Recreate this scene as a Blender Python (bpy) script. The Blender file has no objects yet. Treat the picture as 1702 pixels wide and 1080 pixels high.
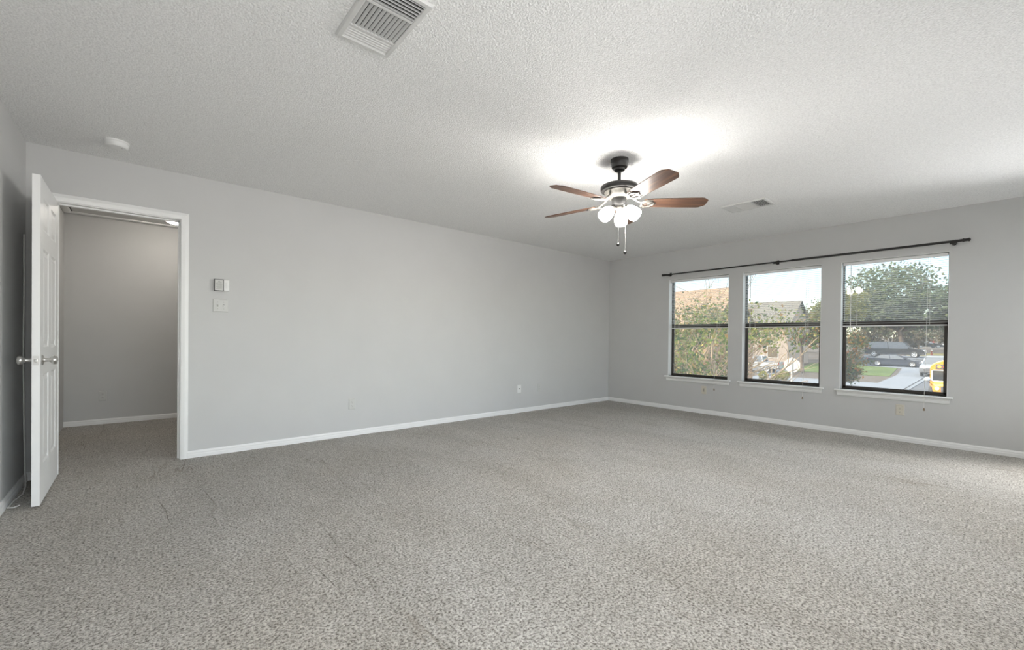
import bpy, bmesh, math, random
from math import sin, cos, pi, radians as rad
from mathutils import Vector as V, Matrix as M
random.seed(7)
SC = bpy.context.scene
COL = SC.collection

# ------------------------------------------------------------------ camera
cam_d = bpy.data.cameras.new('camera')
cam = bpy.data.objects.new('camera', cam_d)
COL.objects.link(cam)
F, CX, CY = 717.2451, 836.2556, 567.6341
cam_d.sensor_fit = 'HORIZONTAL'
cam_d.sensor_width = 36.0
cam_d.lens = F * 36.0 / 1702
cam_d.shift_x = (851 - CX) / 1702
cam_d.shift_y = (CY - 540) / 1702
cam_d.clip_end = 2000
yaw, pit, rol = 0.87065, -0.00721, 0.0106
fw = V((cos(yaw) * cos(pit), sin(yaw) * cos(pit), sin(pit)))
rt = V((sin(yaw), -cos(yaw), 0))
up = rt.cross(fw)
r2 = cos(rol) * rt + sin(rol) * up
u2 = -sin(rol) * rt + cos(rol) * up
mw = M(((r2.x, u2.x, -fw.x, -6.2999), (r2.y, u2.y, -fw.y, -4.5997), (r2.z, u2.z, -fw.z, 1.0638), (0, 0, 0, 1)))
cam.matrix_world = mw
SC.camera = cam

# ------------------------------------------------------------------ sky, sun, exposure, big lights
SC.view_settings.view_transform = 'Standard'
SC.view_settings.look = 'None'
SC.view_settings.exposure = 0.48
SC.view_settings.gamma = 1.0
SC.view_settings.use_curve_mapping = False
SC.cycles.use_denoising = True

TO_SUN = V((-0.66, 0.62, 0.42)).normalized()
SKY_STRENGTH = 0.35
SUN_POWER = 7.0
OVERHEAD_FILL = 16.0          # radiance of the unseen overhead sky added as fill, before SKY_STRENGTH
FAN_GLOW = 84.0
HALL_GLOW = 27.0
BACK_FILL_W = (23.0, 8.0, 3.0)
SIDE_FILL_W = 34.0

w = bpy.data.worlds.new('sky')
SC.world = w
w.use_nodes = True
nt = w.node_tree
sky = nt.nodes.new('ShaderNodeTexSky')
sky.sky_type = 'NISHITA'
sky.sun_disc = False
sky.sun_elevation = math.asin(TO_SUN.z)
sky.sun_rotation = math.atan2(TO_SUN.x, TO_SUN.y)
sky.altitude = 200
sky.air_density = 1.0
sky.dust_density = 1.5
sky.ozone_density = 1.0
bg = nt.nodes['Background']
bg.inputs['Strength'].default_value = SKY_STRENGTH
# added fill: the unseen upper sky is made brighter and whiter than the band above the horizon
tcw = nt.nodes.new('ShaderNodeTexCoord')
sep = nt.nodes.new('ShaderNodeSeparateXYZ')
nt.links.new(tcw.outputs['Generated'], sep.inputs[0])
cl = nt.nodes.new('ShaderNodeMapRange')
cl.interpolation_type = 'SMOOTHSTEP'
cl.inputs['From Min'].default_value = .30
cl.inputs['From Max'].default_value = .62
nt.links.new(sep.outputs['Z'], cl.inputs['Value'])
mxs = nt.nodes.new('ShaderNodeMix')
mxs.data_type = 'RGBA'
nt.links.new(cl.outputs[0], mxs.inputs[0])
nt.links.new(sky.outputs[0], mxs.inputs[6])
mxs.inputs[7].default_value = (*[OVERHEAD_FILL * c for c in (.95, .98, 1.0)], 1)
nt.links.new(mxs.outputs[2], bg.inputs[0])

sd = bpy.data.lights.new('sun', 'SUN')
sd.energy = SUN_POWER
sd.angle = rad(0.6)
sd.color = (1.0, 0.86, 0.66)
sun = bpy.data.objects.new('sun', sd)
COL.objects.link(sun)
sun.rotation_euler = TO_SUN.to_track_quat('Z', 'Y').to_euler()

# fill lamps at three added, unseen windows in the wall behind the camera
for wx, wpow in zip((-5.65, -3.45, -1.25), BACK_FILL_W):
    ad = bpy.data.lights.new('window_daylight', 'AREA')
    ad.shape = 'RECTANGLE'
    ad.size, ad.size_y = 1.8, 1.6
    ad.energy = wpow
    ad.color = (1.0, 0.995, 0.985)
    ao = bpy.data.objects.new('window_daylight', ad)
    COL.objects.link(ao)
    ao.location = (wx, -5.29, 1.25)
    ad.spread = rad(140)
    ao.rotation_euler = (rad(86), 0, 0)   # faces +y, into the room

# fill lamp at an added, unseen fourth window in the right wall
ad = bpy.data.lights.new('window_daylight', 'AREA')
ad.shape = 'RECTANGLE'
ad.size, ad.size_y = 1.2, .40
ad.energy = SIDE_FILL_W
ad.spread = rad(130)
ao = bpy.data.objects.new('window_daylight', ad)
COL.objects.link(ao)
ao.location = (.02, -5.02, 1.15)
ao.rotation_euler = (0, rad(83), 0)   # faces -x and a little down, into the room

# ------------------------------------------------------------------ materials
MATS = {}

def _mat(name):
    m = bpy.data.materials.new(name)
    m.use_nodes = True
    MATS[name] = m
    n = m.node_tree.nodes
    return m, n, m.node_tree.links, n['Principled BSDF']

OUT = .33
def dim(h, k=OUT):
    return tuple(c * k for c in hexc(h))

def hexc(h):
    c = [int(h[i:i + 2], 16) / 255 for i in (0, 2, 4)]
    return tuple((x / 12.92 if x <= .04045 else ((x + .055) / 1.055) ** 2.4) for x in c)

def mat(name, col, rough=.5, metal=0.0, var=.06, scale=8, bump=0.0, bscale=200, bdist=.002, spec=.5, coat=0, detail=3):
    """principled surface with a procedural noise that varies its tone and, if asked, its relief"""
    if name in MATS:
        return MATS[name]
    if isinstance(col, str):
        col = hexc(col)
    m, n, l, p = _mat(name)
    tc = n.new('ShaderNodeTexCoord')
    nz = n.new('ShaderNodeTexNoise')
    nz.inputs['Scale'].default_value = scale
    nz.inputs['Detail'].default_value = detail
    l.new(tc.outputs['Object'], nz.inputs['Vector'])
    rp = n.new('ShaderNodeValToRGB')
    rp.color_ramp.elements[0].position = .3
    rp.color_ramp.elements[1].position = .7
    rp.color_ramp.elements[0].color = (*[c * (1 - var) for c in col], 1)
    rp.color_ramp.elements[1].color = (*[min(1, c * (1 + var)) for c in col], 1)
    l.new(nz.outputs['Fac'], rp.inputs['Fac'])
    l.new(rp.outputs['Color'], p.inputs['Base Color'])
    p.inputs['Roughness'].default_value = rough
    p.inputs['Metallic'].default_value = metal
    p.inputs['Specular IOR Level'].default_value = spec
    p.inputs['Coat Weight'].default_value = coat
    if bump:
        nb = n.new('ShaderNodeTexNoise')
        nb.inputs['Scale'].default_value = bscale
        nb.inputs['Detail'].default_value = 3
        l.new(tc.outputs['Object'], nb.inputs['Vector'])
        b = n.new('ShaderNodeBump')
        b.inputs['Strength'].default_value = bump
        b.inputs['Distance'].default_value = bdist
        l.new(nb.outputs['Fac'], b.inputs['Height'])
        l.new(b.outputs['Normal'], p.inputs['Normal'])
    return m

def glow(name, col, strength):
    if name in MATS:
        return MATS[name]
    m, n, l, p = _mat(name)
    p.inputs['Base Color'].default_value = (.8, .8, .78, 1)
    p.inputs['Emission Color'].default_value = (*col, 1)
    p.inputs['Emission Strength'].default_value = strength
    return m

def glass(name='window_glass'):
    if name in MATS:
        return MATS[name]
    m, n, l, p = _mat(name)
    out = n['Material Output']
    n.remove(p)
    t = n.new('ShaderNodeBsdfTransparent')
    t.inputs['Color'].default_value = (.95, .965, .96, 1)
    g = n.new('ShaderNodeBsdfGlossy')
    g.inputs['Roughness'].default_value = .02
    g.inputs['Color'].default_value = (1, 1, 1, 1)
    fr = n.new('ShaderNodeFresnel')
    fr.inputs['IOR'].default_value = 1.5
    mx = n.new('ShaderNodeMixShader')
    l.new(fr.outputs[0], mx.inputs[0])
    l.new(t.outputs[0], mx.inputs[1])
    l.new(g.outputs[0], mx.inputs[2])
    film = n.new('ShaderNodeBsdfTranslucent')      # thin dust film and fly screen haze
    film.inputs['Color'].default_value = (.9, .92, .95, 1)
    tc = n.new('ShaderNodeTexCoord')
    nz = n.new('ShaderNodeTexNoise')
    nz.inputs['Scale'].default_value = 6
    l.new(tc.outputs['Object'], nz.inputs['Vector'])
    mr = n.new('ShaderNodeMapRange')
    mr.inputs['To Min'].default_value = .025
    mr.inputs['To Max'].default_value = .05
    l.new(nz.outputs['Fac'], mr.inputs['Value'])
    m2 = n.new('ShaderNodeMixShader')
    l.new(mr.outputs[0], m2.inputs[0])
    l.new(mx.outputs[0], m2.inputs[1])
    l.new(film.outputs[0], m2.inputs[2])
    l.new(m2.outputs[0], out.inputs[0])
    return m

def carpet_mat():
    m, n, l, p = _mat('carpet')
    tc = n.new('ShaderNodeTexCoord')
    def noise(scale, detail, vec=None, rough=.55):
        q = n.new('ShaderNodeTexNoise')
        q.inputs['Scale'].default_value = scale
        q.inputs['Detail'].default_value = detail
        q.inputs['Roughness'].default_value = rough
        l.new(vec if vec else tc.outputs['Object'], q.inputs['Vector'])
        return q
    def ramp(src, p0, c0, p1, c1):
        r = n.new('ShaderNodeValToRGB')
        r.color_ramp.elements[0].position = p0
        r.color_ramp.elements[1].position = p1
        r.color_ramp.elements[0].color = (*c0, 1)
        r.color_ramp.elements[1].color = (*c1, 1)
        l.new(src, r.inputs['Fac'])
        return r
    def mul(a, b, f=1.0):
        x = n.new('ShaderNodeMix')
        x.data_type = 'RGBA'
        x.blend_type = 'MULTIPLY'
        x.inputs[0].default_value = f
        l.new(a, x.inputs[6])
        l.new(b, x.inputs[7])
        return x.outputs[2]
    tuft = noise(92, 4, rough=.74)                        # single twisted tufts, fleck yarn, shade of the pits painted dark
    base = ramp(tuft.outputs['Fac'], .37, hexc('665f56'), .57, hexc('dedbd5'))
    clump = noise(24, 3)
    c2 = ramp(clump.outputs['Fac'], .34, (.80, .79, .775), .6, (1, 1, 1))
    # nap brushed one way or the other in irregular patches
    mp = n.new('ShaderNodeMapping')
    mp.inputs['Scale'].default_value = (1.7, .8, 1)
    l.new(tc.outputs['Object'], mp.inputs['Vector'])
    band = noise(1.5, 4, mp.outputs[0], .6)
    band.inputs['Distortion'].default_value = .6
    c3 = ramp(band.outputs['Fac'], .40, (.90, .895, .885), .60, (1, 1, 1))
    wear = noise(.8, 2)
    c4 = ramp(wear.outputs['Fac'], .35, (.95, .93, .90), .65, (1, 1, 1))
    # creases where the pile parts, darker base and shade painted in: thin broken lines mostly running away from the long wall
    mq = n.new('ShaderNodeMapping')
    mq.inputs['Rotation'].default_value = (0, 0, rad(6))
    mq.inputs['Scale'].default_value = (3.0, .40, 1)
    l.new(tc.outputs['Object'], mq.inputs['Vector'])
    cr = noise(1.1, 3, mq.outputs[0], .5)
    cr.inputs['Distortion'].default_value = .25
    sub = n.new('ShaderNodeMath'); sub.operation = 'SUBTRACT'
    l.new(cr.outputs['Fac'], sub.inputs[0]); sub.inputs[1].default_value = .5
    ab = n.new('ShaderNodeMath'); ab.operation = 'ABSOLUTE'
    l.new(sub.outputs[0], ab.inputs[0])
    msk = noise(1.9, 2)
    gap = ramp(msk.outputs['Fac'], .50, (0, 0, 0), .66, (1, 1, 1))
    line = ramp(ab.outputs[0], .0, (1, 1, 1), .011, (0, 0, 0))
    lm = n.new('ShaderNodeMath'); lm.operation = 'MULTIPLY'
    l.new(line.outputs[0], lm.inputs[0]); l.new(gap.outputs[0], lm.inputs[1])
    c5 = ramp(lm.outputs[0], 0, (1, 1, 1), 1, (.80, .77, .735))
    o = mul(mul(mul(mul(base.outputs[0], c2.outputs[0]), c3.outputs[0]), c4.outputs[0]), c5.outputs[0])
    l.new(o, p.inputs['Base Color'])
    p.inputs['Roughness'].default_value = 1
    p.inputs['Specular IOR Level'].default_value = .05
    p.inputs['Sheen Weight'].default_value = .15
    # relief: tufts, clumps, tracks
    a1 = n.new('ShaderNodeMath'); a1.operation = 'MULTIPLY_ADD'
    l.new(clump.outputs['Fac'], a1.inputs[0]); a1.inputs[1].default_value = .8
    l.new(tuft.outputs['Fac'], a1.inputs[2])
    a2 = n.new('ShaderNodeMath'); a2.operation = 'MULTIPLY_ADD'
    l.new(band.outputs['Fac'], a2.inputs[0]); a2.inputs[1].default_value = 1.0
    l.new(a1.outputs[0], a2.inputs[2])
    a3 = n.new('ShaderNodeMath'); a3.operation = 'MULTIPLY_ADD'
    l.new(lm.outputs[0], a3.inputs[0]); a3.inputs[1].default_value = -.6
    l.new(a2.outputs[0], a3.inputs[2])
    b = n.new('ShaderNodeBump')
    b.inputs['Strength'].default_value = .9
    b.inputs['Distance'].default_value = .012
    l.new(a3.outputs[0], b.inputs['Height'])
    l.new(b.outputs['Normal'], p.inputs['Normal'])
    return m

def popcorn_mat():
    m, n, l, p = _mat('popcorn_ceiling')
    tc = n.new('ShaderNodeTexCoord')
    nz = n.new('ShaderNodeTexNoise')
    nz.inputs['Scale'].default_value = 105
    nz.inputs['Detail'].default_value = 3
    nz.inputs['Roughness'].default_value = .65
    l.new(tc.outputs['Object'], nz.inputs['Vector'])
    vo = n.new('ShaderNodeTexVoronoi')
    vo.inputs['Scale'].default_value = 120
    l.new(tc.outputs['Object'], vo.inputs['Vector'])
    sb = n.new('ShaderNodeMath'); sb.operation = 'MULTIPLY_ADD'
    l.new(vo.outputs['Distance'], sb.inputs[0]); sb.inputs[1].default_value = -.7
    l.new(nz.outputs['Fac'], sb.inputs[2])
    rp = n.new('ShaderNodeValToRGB')
    rp.color_ramp.elements[0].position = .32
    rp.color_ramp.elements[1].position = .6
    rp.color_ramp.elements[0].color = (.78, .78, .775, 1)
    rp.color_ramp.elements[1].color = (.93, .93, .925, 1)
    l.new(nz.outputs['Fac'], rp.inputs['Fac'])
    l.new(rp.outputs['Color'], p.inputs['Base Color'])
    p.inputs['Roughness'].default_value = 1
    p.inputs['Specular IOR Level'].default_value = .1
    b = n.new('ShaderNodeBump')
    b.inputs['Strength'].default_value = .75
    b.inputs['Distance'].default_value = .006
    l.new(sb.outputs[0], b.inputs['Height'])
    l.new(b.outputs['Normal'], p.inputs['Normal'])
    return m

def leaf_mat(name, cols, transl=.3, k=1.0):
    """every leaf takes its own hue"""
    m, n, l, p = _mat(name)
    out = n['Material Output']
    n.remove(p)
    geo = n.new('ShaderNodeNewGeometry')
    rp = n.new('ShaderNodeValToRGB')
    rp.color_ramp.interpolation = 'LINEAR'
    els = rp.color_ramp.elements
    while len(els) < len(cols):
        els.new(.5)
    for i, c in enumerate(cols):
        els[i].position = i / (len(cols) - 1)
        els[i].color = (*[v * k for v in hexc(c)], 1)
    l.new(geo.outputs['Random Per Island'], rp.inputs['Fac'])
    d = n.new('ShaderNodeBsdfDiffuse')
    t = n.new('ShaderNodeBsdfTranslucent')
    l.new(rp.outputs[0], d.inputs[0])
    l.new(rp.outputs[0], t.inputs[0])
    mx = n.new('ShaderNodeMixShader')
    mx.inputs[0].default_value = transl
    l.new(d.outputs[0], mx.inputs[1])
    l.new(t.outputs[0], mx.inputs[2])
    l.new(mx.outputs[0], out.inputs[0])
    return m

def wood_mat():
    m, n, l, p = _mat('fan_blade_wood')
    tc = n.new('ShaderNodeTexCoord')
    mp = n.new('ShaderNodeMapping')
    mp.inputs['Scale'].default_value = (2.2, 34, 34)
    l.new(tc.outputs['Object'], mp.inputs['Vector'])
    nz = n.new('ShaderNodeTexNoise')
    nz.inputs['Scale'].default_value = 1.6
    nz.inputs['Detail'].default_value = 5
    l.new(mp.outputs[0], nz.inputs['Vector'])
    rp = n.new('ShaderNodeValToRGB')
    rp.color_ramp.elements[0].position = .3
    rp.color_ramp.elements[1].position = .7
    rp.color_ramp.elements[0].color = (*hexc('453530'), 1)
    rp.color_ramp.elements[1].color = (*hexc('7d5a45'), 1)
    l.new(nz.outputs['Fac'], rp.inputs['Fac'])
    l.new(rp.outputs[0], p.inputs['Base Color'])
    p.inputs['Roughness'].default_value = .42
    p.inputs['Specular IOR Level'].default_value = .45
    return m

WALL = mat('wall_paint', (.60, .60, .592), rough=.62, var=.012, scale=3, bump=.12, bscale=160, bdist=.002, spec=.4)
CEIL = popcorn_mat()
CARPET = carpet_mat()
TRIM = mat('trim_paint', (.88, .88, .87), rough=.38, var=.01, scale=4)
DOORW = mat('door_paint', (.90, .90, .89), rough=.36, var=.01, scale=5)
GLASS = glass()
BRONZE = mat('bronze_aluminium', hexc('46423e'), rough=.45, metal=.3, var=.08, scale=30)
BLIND = mat('blind_vinyl', (.80, .80, .79), rough=.5, var=.02, scale=20)
SLAT = leaf_mat('blind_slat', ['f8f7f5', 'f5f5f3'], .62)
CORD = mat('cord_white', (.78, .77, .74), rough=.7, var=.05, scale=60)
TASSEL = mat('tassel_wood', hexc('8c7a64'), rough=.5, var=.1, scale=60)
BLACK = mat('black_metal', (.014, .013, .012), rough=.42, var=.2, scale=40)
CHROME = mat('satin_nickel', (.62, .61, .59), rough=.28, metal=1, var=.04, scale=40)
NICKEL = mat('brushed_nickel', (.11, .104, .092), rough=.6, metal=.3, var=.08, scale=70)
PLATE = mat('plate_ivory_grey', (.60, .60, .58), rough=.4, var=.02, scale=30)
PLATEW = mat('plate_white', (.82, .82, .81), rough=.4, var=.02, scale=30)
PLATEB = mat('plate_almond', (.66, .62, .53), rough=.4, var=.02, scale=30)
SLOT = mat('slot_dark', (.10, .10, .095), rough=.6, var=.1, scale=60)
SLOTG = mat('slot_grey', (.33, .33, .31), rough=.6, var=.1, scale=60)
VENT = mat('vent_enamel', (.66, .66, .65), rough=.45, var=.03, scale=20)
DUCT = mat('duct_dark', (.03, .03, .03), rough=.9, var=.2, scale=20)
WOOD = wood_mat()

# ------------------------------------------------------------------ mesh helpers
def link(o, parent=None):
    COL.objects.link(o)
    if parent:
        o.parent = parent
    return o

class MB:
    def __init__(s):
        s.bm = bmesh.new()
    def face(s, pts):
        return s.bm.faces.new([s.bm.verts.new(p) for p in pts])
    def box(s, x0, y0, z0, x1, y1, z1, mtx=None):
        if x0 > x1: x0, x1 = x1, x0
        if y0 > y1: y0, y1 = y1, y0
        if z0 > z1: z0, z1 = z1, z0
        c = [V((x, y, z)) for z in (z0, z1) for y in (y0, y1) for x in (x0, x1)]
        if mtx:
            c = [mtx @ p for p in c]
        v = [s.bm.verts.new(p) for p in c]
        for f in ((0, 2, 3, 1), (4, 5, 7, 6), (0, 1, 5, 4), (2, 6, 7, 3), (0, 4, 6, 2), (1, 3, 7, 5)):
            s.bm.faces.new([v[i] for i in f])
        return s
    def rings(s, rings, cap=True, close=True):
        vs = [[s.bm.verts.new(p) for p in r] for r in rings]
        k = len(vs[0])
        for a, b in zip(vs, vs[1:]):
            for i in range(k if close else k - 1):
                j = (i + 1) % k
                s.bm.faces.new((a[i], a[j], b[j], b[i]))
        if cap:
            s.bm.faces.new(list(reversed(vs[0])))
            s.bm.faces.new(vs[-1])
        return s
    def tube(s, pts, r, n=8, cap=True):
        pts = [V(p) for p in pts]
        rs = r if isinstance(r, (list, tuple)) else [r] * len(pts)
        out = []
        prev = None
        for i, p in enumerate(pts):
            a = pts[max(0, i - 1)]
            b = pts[min(len(pts) - 1, i + 1)]
            t = (b - a).normalized()
            if prev is None:
                h = V((0, 0, 1)) if abs(t.z) < .9 else V((1, 0, 0))
                x = t.cross(h).normalized()
            else:
                x = (prev - t * prev.dot(t)).normalized()
            prev = x
            y = t.cross(x)
            out.append([p + (x * cos(2 * pi * k / n) + y * sin(2 * pi * k / n)) * rs[i] for k in range(n)])
        return s.rings(out, cap)
    def lathe(s, prof, o=(0, 0, 0), ax=(0, 0, 1), n=28, cap=True):
        """prof: list of (radius, height along ax)"""
        ax = V(ax).normalized()
        h = V((0, 0, 1)) if abs(ax.z) < .9 else V((1, 0, 0))
        x = ax.cross(h).normalized()
        y = ax.cross(x)
        o = V(o)
        return s.rings([[o + ax * z + (x * cos(2 * pi * k / n) + y * sin(2 * pi * k / n)) * max(r, 1e-4) for k in range(n)] for r, z in prof], cap)
    def prism(s, poly, fn, d0, d1):
        """poly of 2-D points, fn(u,v,d) -> 3-D"""
        return s.rings([[fn(u, v, d) for u, v in poly] for d in (d0, d1)])
    def build(s, name, m, parent=None, smooth=38, bevel=0, **kw):
        bmesh.ops.recalc_face_normals(s.bm, faces=s.bm.faces)
        me = bpy.data.meshes.new(name)
        s.bm.to_mesh(me)
        s.bm.free()
        me.materials.append(m)
        if smooth:
            me.shade_smooth()
            me.set_sharp_from_angle(angle=rad(smooth))
        o = bpy.data.objects.new(name, me)
        link(o, parent)
        if bevel:
            b = o.modifiers.new('bevel', 'BEVEL')
            b.width = bevel
            b.segments = 2
            b.limit_method = 'ANGLE'
            b.angle_limit = rad(50)
            b.harden_normals = False
        return o

def tag(o, label=None, cat=None, group=None, kind=None):
    if label: o['label'] = label
    if cat: o['category'] = cat
    if group: o['group'] = group
    if kind: o['kind'] = kind
    return o

def empty(name, loc, rz=0, label=None, cat=None, group=None, kind=None):
    o = bpy.data.objects.new(name, None)
    o.empty_display_size = .1
    o.location = loc
    o.rotation_euler = (0, 0, rz)
    link(o)
    return tag(o, label, cat, group, kind)

def copy_tree(o, parent=None):
    c = o.copy()
    COL.objects.link(c)
    if parent:
        c.parent = parent
    for ch in list(o.children):
        copy_tree(ch, c)
    return c

def struct(mb, name, m, label, cat, **kw):
    return tag(mb.build(name, m, **kw), label, cat, None, 'structure')

# ------------------------------------------------------------------ the room
LX, NY, H = -6.93, -5.28, 2.44       # left wall x, wall behind the camera y, ceiling height
T = .12
HY, HX0, HX1 = 2.37, -6.96, -4.6     # hall beyond the door: back wall y, side walls
DX0, DX1, DZ = -6.795, -6.035, 2.05  # door opening in the rear wall

struct(MB().box(LX - .3, NY - .3, -.15, .12, HY + .2, 0), 'floor', CARPET,
       'grey beige cut pile carpet covering the whole room and hall', 'floor', smooth=0)
struct(MB().box(LX - .3, NY - .3, H, .12, HY + .2, H + .15), 'ceiling', CEIL,
       'white popcorn textured ceiling over the room', 'ceiling', smooth=0)
struct(MB().box(LX - T, NY - T, 0, LX, 0, H), 'wall_left', WALL,
       'light grey wall at the far left, partly in the open door\'s shade', 'wall', smooth=0)
mb = MB()
mb.box(LX - .3, 0, 0, DX0, T, H)
mb.box(DX0, 0, DZ, DX1, T, H)
mb.box(DX1, 0, 0, T, T, H)
struct(mb, 'wall_back', WALL, 'long light grey wall with the doorway, running to the room corner', 'wall', smooth=0)

WIN = [(-1.118, -2.010), (-2.192, -3.080), (-3.272, -4.158)]
SILL, HEAD, WT = .515, 2.0, .16
mb = MB()
mb.box(0, 0, 0, WT, NY - T, SILL)
mb.box(0, 0, HEAD, WT, NY - T, H)
SIDE = (-4.80, -5.24)
ys = [0] + [y for p in WIN + [SIDE] for y in p] + [NY - T]
for a, b in zip(ys[0::2], ys[1::2]):
    mb.box(0, a, SILL, WT, b, HEAD)
struct(mb, 'wall_right', WALL, 'light grey wall holding the row of windows', 'wall', smooth=0)

BW = [(-5.65, .95), (-3.45, .95), (-1.25, .95)]
mb = MB()
xs = [LX - T] + [v for c, hw in BW for v in (c - hw, c + hw)] + [WT]
mb.box(LX - T, NY - T, 0, WT, NY, .4)
mb.box(LX - T, NY - T, 2.1, WT, NY, H)
for a, b in zip(xs[0::2], xs[1::2]):
    mb.box(a, NY - T, .4, b, NY, 2.1)
struct(mb, 'wall_front', WALL, 'light grey wall behind the camera with three windows', 'wall', smooth=0)

# hall
struct(MB().box(HX0 - T, HY, 0, HX1 + T, HY + T, H), 'wall_hall_back', WALL,
       'shaded grey hall wall seen through the doorway', 'wall', smooth=0)
struct(MB().box(HX0 - T, T, 0, HX0, HY, H), 'wall_hall_left', WALL, 'left side wall of the hall beyond the door', 'wall', smooth=0)
struct(MB().box(HX1, T, 0, HX1 + T, HY, H), 'wall_hall_right', WALL, 'right side wall of the hall beyond the door', 'wall', smooth=0)

# baseboards: a stepped profile, u out of the wall, v up
BP = [(0, 0), (.015, 0), (.015, .028), (.012, .033), (.012, .047), (.008, .052), (.006, .06), (0, .06)]
def baseboard(name, a, b, nrm, label):
    a, b, nrm = V(a), V(b), V(nrm)
    mb = MB()
    mb.rings([[p + nrm * u + V((0, 0, v)) for u, v in BP] for p in (a, b)])
    return struct(mb, name, TRIM, label, 'baseboard', smooth=30)
baseboard('baseboard_back', (DX1 + .05, 0, 0), (0, 0, 0), (0, -1, 0), 'white baseboard along the long wall right of the doorway')
baseboard('baseboard_right', (0, 0, 0), (0, NY, 0), (-1, 0, 0), 'white baseboard along the window wall')
baseboard('baseboard_left', (LX, NY, 0), (LX, 0, 0), (1, 0, 0), 'white baseboard along the left wall behind the door')
baseboard('baseboard_corner', (LX, 0, 0), (DX0 - .05, 0, 0), (0, -1, 0), 'short white baseboard piece in the corner behind the door')
baseboard('baseboard_hall_back', (HX0, HY, 0), (HX1, HY, 0), (0, -1, 0), 'white baseboard at the foot of the hall wall')
struct(MB().box(HX0, .14, 0, HX0 + .05, 1.36, .062), 'baseboard_hall_left', TRIM,
       'end of a white baseboard just inside the hall, beside the door edge', 'baseboard', smooth=0, bevel=.004)

# door casing and jamb
tr = empty('trim_1', (DX1, 0, 0), 0, 'white casing and jamb framing the doorway', 'door frame', None, 'structure')
def loc(parent, o):
    o.matrix_parent_inverse = M.Translation(parent.location).inverted()
    return o
CP = [(0, 0), (0, .012), (.008, .016), (.03, .018), (.046, .012), (.055, .009), (.055, 0)]  # across, out
def casing(y0, sgn, par, x0, x1, ztop):
    mb = MB()
    f = lambda u, v, path: None
    # mitred: left leg, head, right leg as one swept profile
    pts = []
    for (cx_, cz_, dx, dz) in ((x0, 0, -1, 0), (x0, ztop, -1, 1), (x1, ztop, 1, 1), (x1, 0, 1, 0)):
        pts.append([V((cx_ + dx * u, y0 + sgn * v, cz_ + dz * u)) for u, v in reversed([(c[0], c[1]) for c in CP])])
    mb.rings(pts)
    return loc(par, mb.build('casing', TRIM, par, smooth=25))
casing(0, -1, tr, DX0 - .002, DX1 + .002, DZ)
casing(T, 1, tr, DX0 - .002, DX1 + .002, DZ)
mb = MB()
JT = .018
mb.box(DX0, 0, 0, DX0 + JT, T, DZ)
mb.box(DX1 - .004, 0, 0, DX1 + .002, T, DZ)
mb.box(DX0, 0, DZ - .006, DX1, T, DZ + .002)
# stops
mb.box(DX0, .045, 0, DX0 + JT + .01, .078, DZ - .006)
mb.box(DX1 - .014, .045, 0, DX1 - .004, .078, DZ)
mb.box(DX0, .045, DZ - .016, DX1, .078, DZ)
loc(tr, mb.build('jamb', TRIM, tr, smooth=0, bevel=.001))
loc(tr, MB().box(DX1 - .006, .012, .87, DX1 - .0035, .038, .93).build('strike_plate', CHROME, tr, smooth=0))

# ------------------------------------------------------------------ the open six panel door
DW, DH, DTH = .745, 2.018, .035
door = empty('door_1', (-6.7815, -.022, .012), 0, 'white six panel door standing open into the room at the left', 'door', None, 'structure')
# local frame: x across thickness, y from 0 (hinge) to -DW, z up
mb = MB()
core = .0105
mb.box(-core, 0, 0, core, -DW, DH)
st, mull = .11, .10
rails = [(0, .235), (.80, .965), (1.585, 1.70), (DH - .115, DH)]
cols = [(st, (DW - mull) / 2), ((DW + mull) / 2, DW - st)]
for sgn in (-1, 1):
    a, b = sgn * core, sgn * DTH / 2
    mb.box(a, 0, 0, b, -st, DH)
    mb.box(a, -DW + st, 0, b, -DW, DH)
    for z0, z1 in rails:
        mb.box(a, -st, z0, b, -DW + st, z1)
    for (z0, z1) in [(rails[i][1], rails[i + 1][0]) for i in range(3)]:
        mb.box(a, -cols[0][1], z0, b, -cols[1][0], z1)
        for (c0, c1) in cols:
            # raised field with sloped shoulders
            def ring(ins, x):
                return [V((x, -(c0 + ins), z0 + ins)), V((x, -(c1 - ins), z0 + ins)), V((x, -(c1 - ins), z1 - ins)), V((x, -(c0 + ins), z1 - ins))]
            mb.rings([ring(.018, a), ring(.02, a + sgn * .001), ring(.042, a + sgn * .006)])
            # ogee sticking around the panel
            mb.rings([ring(0, b), ring(.012, a + sgn * .0005)], cap=False)
mb.build('door_leaf', DOORW, door, smooth=0)
KZ, KY = .888, -.685
for sgn in (-1, 1):
    k = MB()
    k.lathe([(.001, 0), (.031, 0), (.032, .003), (.027, .008), (.013, .011), (.011, .03), (.013, .036), (.022, .041), (.0275, .05), (.0275, .06), (.022, .067), (.012, .07), (.001, .0705)],
            (sgn * DTH / 2, KY, KZ), (sgn, 0, 0), 28)
    k.build('door_knob', CHROME, door, smooth=50)
lp = MB().box(-.0135, -DW - .0015, KZ - .028, .0135, -DW + .001, KZ + .028).build('latch_plate', CHROME, door, smooth=0)
MB().box(-.006, -DW - .011, KZ - .009, .006, -DW - .001, KZ + .009).build('latch_bolt', CHROME, lp, smooth=0, bevel=.002)
for hz in (.20, 1.0, 1.80):
    mb = MB()
    mb.lathe([(.006, -.044), (.007, -.042), (.007, .042), (.006, .044)], (-DTH / 2 - .004, .006, hz), (0, 0, 1), 12)
    mb.box(-DTH / 2 - .002, .004, hz - .042, DTH / 2 - .006, .0015, hz + .042)
    mb.build('hinge', CHROME, door, smooth=40)

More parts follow.
